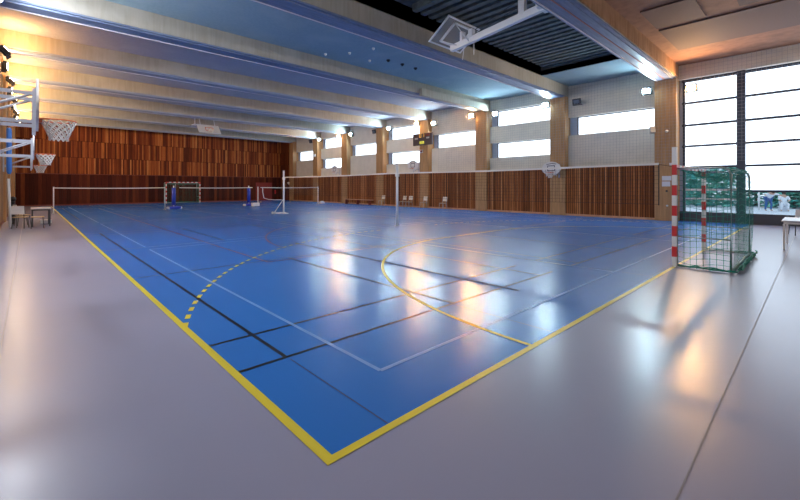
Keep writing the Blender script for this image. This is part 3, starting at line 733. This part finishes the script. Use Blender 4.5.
# left corner group
cl_ = chair('school_chair', 'white backed chair with tan seat nearest the camera by the left wall', 'chair', M['tan_seat'], M['white'], M['dark'], None)
cl_.location = (-1.60, 18.9, 0); cl_.rotation_euler.z = 1.25
dup(cl_, (-1.55, 20.3, 0), .3, 'chair half hidden behind the white backed chair by the left wall')
t = thing('stool', 'low tan stool between the white backed chair and the grey table', 'stool', (-1.10, 18.55, 0))
MB().box(-.2,.2,-.2,.2,.43,.46).build('seat', M['tan_seat'], t, .012)
for sx in (-1,1):
    for sy in (-1,1): MB().tube([(sx*.19,sy*.19,0),(sx*.16,sy*.16,.43)], .014, 8).build('leg', M['dark'], t)
def table(name, label, loc, lx, ly, h, top, leg, rz=0):
    t = thing(name, label, 'table', loc, rz)
    MB().box(-lx/2,lx/2,-ly/2,ly/2,h-.035,h).build('table_top', top, t, .008)
    MB().box(-lx/2+.04,lx/2-.04,-ly/2+.04,ly/2-.04,h-.09,h-.036).build('apron', leg, t)
    for sx in (-1,1):
        for sy in (-1,1): MB().box(sx*(lx/2-.05)-.022,sx*(lx/2-.05)+.022,sy*(ly/2-.05)-.022,sy*(ly/2-.05)+.022,0,h-.09).build('leg', leg, t)
    return t
table('folding_table', 'grey topped dark legged table beside the left side line', (-.98, 20.0, 0), .64, 1.4, .74, M['table_top'], M['dark'])
tag(MB().box(-1.0,-.6,20.9,21.2,0,.16).build('equipment_box', M['white'], None, .02), 'low white box on the floor under the far end of the grey table', 'box')
tag(MB().box(-1.95,-1.80,21.2,21.5,.0,1.0).ball((-1.87,21.35,1.1), .12).build('sports_bag', M['black'], None, .04), 'dark upright bag against the left wall behind the chairs', 'bag')
tag(MB().tube([(-1.90,19.6,0),(-1.96,19.6,1.95)], .045, 12).build('stored_pole', M['white']), 'slender white pole leaning upright at the left wall', 'pole')
t = thing('rolled_sleeve', 'long bright blue sleeve hanging on the left wall', 'sleeve', (-1.93, 19.2, 2.12))
MB().tube([(0,0,0),(0,0,.1),(0,0,1.75),(0,0,1.82)], [.04,.085,.085,.05], 12).build('sleeve', M['light_blue'], t); MB().tube([(0,0,1.8),(-.1,0,1.95)], .012, 6).build('hanger', M['dark'], t)
# right edge group
table('white_table', 'small pale table with white legs at the right edge', (13.95, -1.75, 0), 1.7, .85, .76, M['table_top'], M['steel'])
cw = chair('school_chair', 'white chair standing behind the pale table at the right edge', 'chair', M['white'], M['white'], M['dark'], None)
cw.location = (17.9, -1.55, 0); cw.rotation_euler.z = .4
t = thing('bar_stool', 'tall dark red stool with a red backrest cut by the right edge', 'stool', (11.3, -1.98, 0))
MB().box(-.2,.2,-.2,.2,.72,.76).build('seat', M['dark_red'], t, .012)
for sx in (-1,1):
    for sy in (-1,1): MB().tube([(sx*.24,sy*.22,0),(sx*.17,sy*.17,.73)] + ([(sx*.2,sy*.17,1.2)] if sx > 0 else []), .02, 8).build('leg', M['dark_red'], t)
MB().box(.18,.22,-.2,.2,1.02,1.26).build('backrest', M['red'], t, .015)

# ------------------------------------------------------------------ outside the glazing
MBo = MB(); MBo.box(22.36, 75, -30, 40, -.25, -.02); struct('paving', MBo, M['paving'])
def shrub(name, label, cat, x, y, sx, sy, z0, z1, m, n, trunk=False):
    t = thing(name, label, cat, (x, y, -.02))
    mb = MB()
    for i in range(n):
        a, b_, c_ = random.uniform(-1,1), random.uniform(-1,1), random.uniform(0,1)
        s = random.uniform(.16,.34); p = Vector((a*sx, b_*sy, z0+(z1-z0)*c_))
        R = Matrix.Translation(p) @ Matrix.Rotation(random.uniform(0,6.3),4,'Z') @ Matrix.Rotation(random.uniform(-1.2,1.2),4,'X')
        mb._add([R @ Vector(q) for q in ((-s,0,0),(0,-s*.5,.03),(s,0,0),(0,s*.5,.03))], [(0,1,2,3)], random.randint(0,1))
    mb.build('foliage', [M['hedge'], M['hedge2']], t)
    MB().tube([(0,0,0),(0,0,z0+.4*(z1-z0))], .10, 8).build('trunk', M['trunk'], t)
shrub('hedge', 'long dense green hedge outside beyond the paving', 'hedge', 44, 1.5, .8, 16, .0, 3.4, None, 7000)
shrub('shrub', 'bushy green shrub outside behind the goal', 'shrub', 40, 4.2, .9, 1.6, .1, 2.9, None, 900)
shrub('shrub', 'rounded green shrub outside behind the two people', 'shrub', 41.5, -.8, .8, 1.5, .1, 2.2, None, 700)

def figure(label, loc, rz, J, E, R, shirt, trousers, hair=True):
    """one continuous skinned body; J joints, E edges, R radii; shirt and trousers are close-fitting meshes grown from the same skeleton"""
    t = thing('person', label, 'person', loc, rz)
    def skin(name, keys, grow, m, edges):
        idx = {k: i for i, k in enumerate(keys)}
        me = bpy.data.meshes.new(name); me.from_pydata([J[k] for k in keys], [(idx[a], idx[b]) for a, b in edges], [])
        me.materials.append(m); o = bpy.data.objects.new(name, me); C.objects.link(o); o.parent = t
        sk = o.modifiers.new('skin', 'SKIN'); me.skin_vertices.new() if not me.skin_vertices else None
        for k in keys: d = me.skin_vertices[0].data[idx[k]]; d.radius = (R[k]*grow, R[k]*grow); d.use_root = (k == keys[0])
        ss = o.modifiers.new('sub', 'SUBSURF'); ss.levels = 1; ss.render_levels = 1; return o
    keys = list(J); skin('body', keys, 1.0, M['skin'], E)
    up = [k for k in keys if k in ('pelvis','waist','chest','lsho','rsho','lelb','relb')]
    skin('shirt', up, 1.16, shirt, [e for e in E if e[0] in up and e[1] in up])
    lo = [k for k in keys if k in ('pelvis','lhip','rhip','lknee','rknee','lank','rank')]
    skin('trousers', lo, 1.16, trousers, [e for e in E if e[0] in lo and e[1] in lo])
    h = Vector(J['head']); MB().ball(h+Vector((-.02,0,.03)), .115, 0, 12, (1,.9,1.05)).build('hair', M['hair'], t)
    return t
E_ = [('pelvis','waist'),('waist','chest'),('chest','neck'),('neck','head'),('chest','lsho'),('lsho','lelb'),('lelb','lhand'),('chest','rsho'),('rsho','relb'),('relb','rhand'),
      ('pelvis','lhip'),('lhip','lknee'),('lknee','lank'),('lank','ltoe'),('pelvis','rhip'),('rhip','rknee'),('rknee','rank'),('rank','rtoe')]
R_ = dict(pelvis=.15, waist=.135, chest=.15, neck=.055, head=.10, lsho=.07, rsho=.07, lelb=.045, relb=.045, lhand=.035, rhand=.035, lhip=.09, rhip=.09, lknee=.06, rknee=.06, lank=.042, rank=.042, ltoe=.035, rtoe=.035)
Jb = dict(pelvis=(0,0,.88), waist=(.12,0,1.02), chest=(.32,0,1.15), neck=(.46,0,1.24), head=(.58,0,1.28), lsho=(.36,.2,1.16), rsho=(.36,-.2,1.16), lelb=(.5,.38,1.08), relb=(.5,-.38,1.08),
          lhand=(.68,.5,1.05), rhand=(.68,-.5,1.05), lhip=(0,.1,.84), rhip=(0,-.1,.84), lknee=(.08,.13,.46), rknee=(.05,-.13,.46), lank=(0,.14,.07), rank=(-.04,-.14,.07), ltoe=(.16,.15,.04), rtoe=(.12,-.15,.04))
figure('person in white top and blue jeans bending forward outside the glazing', (35.5, .25, 0), PI+.5, Jb, E_, R_, M['cloth_white'], M['jeans'])
Js = dict(Jb); Js.update(pelvis=(0,0,.50), waist=(.03,0,.64), chest=(.07,0,.88), neck=(.09,0,1.04), head=(.11,0,1.17), lsho=(.07,.19,.95), rsho=(.07,-.19,.95), lelb=(.22,.26,.74), relb=(.22,-.26,.74),
          lhand=(.42,.14,.66), rhand=(.42,-.14,.66), lhip=(.02,.1,.48), rhip=(.02,-.1,.48), lknee=(.42,.16,.50), rknee=(.42,-.16,.50), lank=(.34,.16,.07), rank=(.34,-.16,.07), ltoe=(.5,.17,.04), rtoe=(.5,-.17,.04))
figure('person all in white sitting on a low block outside the glazing', (36.0, -.45, 0), PI+.2, Js, E_, R_, M['cloth_white'], M['cloth_white'])
tag(MB().box(35.8,36.25,-.7,-.2,-.02,.30).build('stone_block', M['paving']), 'pale block under the seated person outside', 'block')
tag(MB().tube([(36.2,.75,-.02),(36.2,.75,1.35)], .05, 8).build('bollard', M['white']), 'slim white post standing outside beside the bending person', 'post')

# ------------------------------------------------------------------ world, camera, exposure
w = bpy.data.worlds.new('overcast'); bpy.context.scene.world = w; w.use_nodes = True
bg = w.node_tree.nodes['Background']; bg.inputs['Color'].default_value = (.80, .90, 1.0, 1); bg.inputs['Strength'].default_value = .34

cam = bpy.data.cameras.new('camera'); co = bpy.data.objects.new('camera', cam); C.objects.link(co)
cam.sensor_width = 36; cam.sensor_fit = 'HORIZONTAL'; cam.lens = 391.7/800*36
co.location = (-1.3396, -1.9467, 1.638); co.rotation_euler = (PI/2, 0, -math.radians(41.971))
cam.shift_x = (400-381.71)/800; cam.shift_y = -(250-186.477)/800; cam.clip_start = .02; cam.clip_end = 300
sc = bpy.context.scene; sc.camera = co
sc.view_settings.view_transform = 'Standard'; sc.view_settings.look = 'None'; sc.view_settings.gamma = 1; sc.view_settings.exposure = 2.15
sc.view_settings.use_curve_mapping = False
sc.cycles.max_bounces = 8; sc.cycles.diffuse_bounces = 5; sc.cycles.transparent_max_bounces = 16
sc.cycles.use_denoising = True
sc.cycles.sample_clamp_indirect = 6
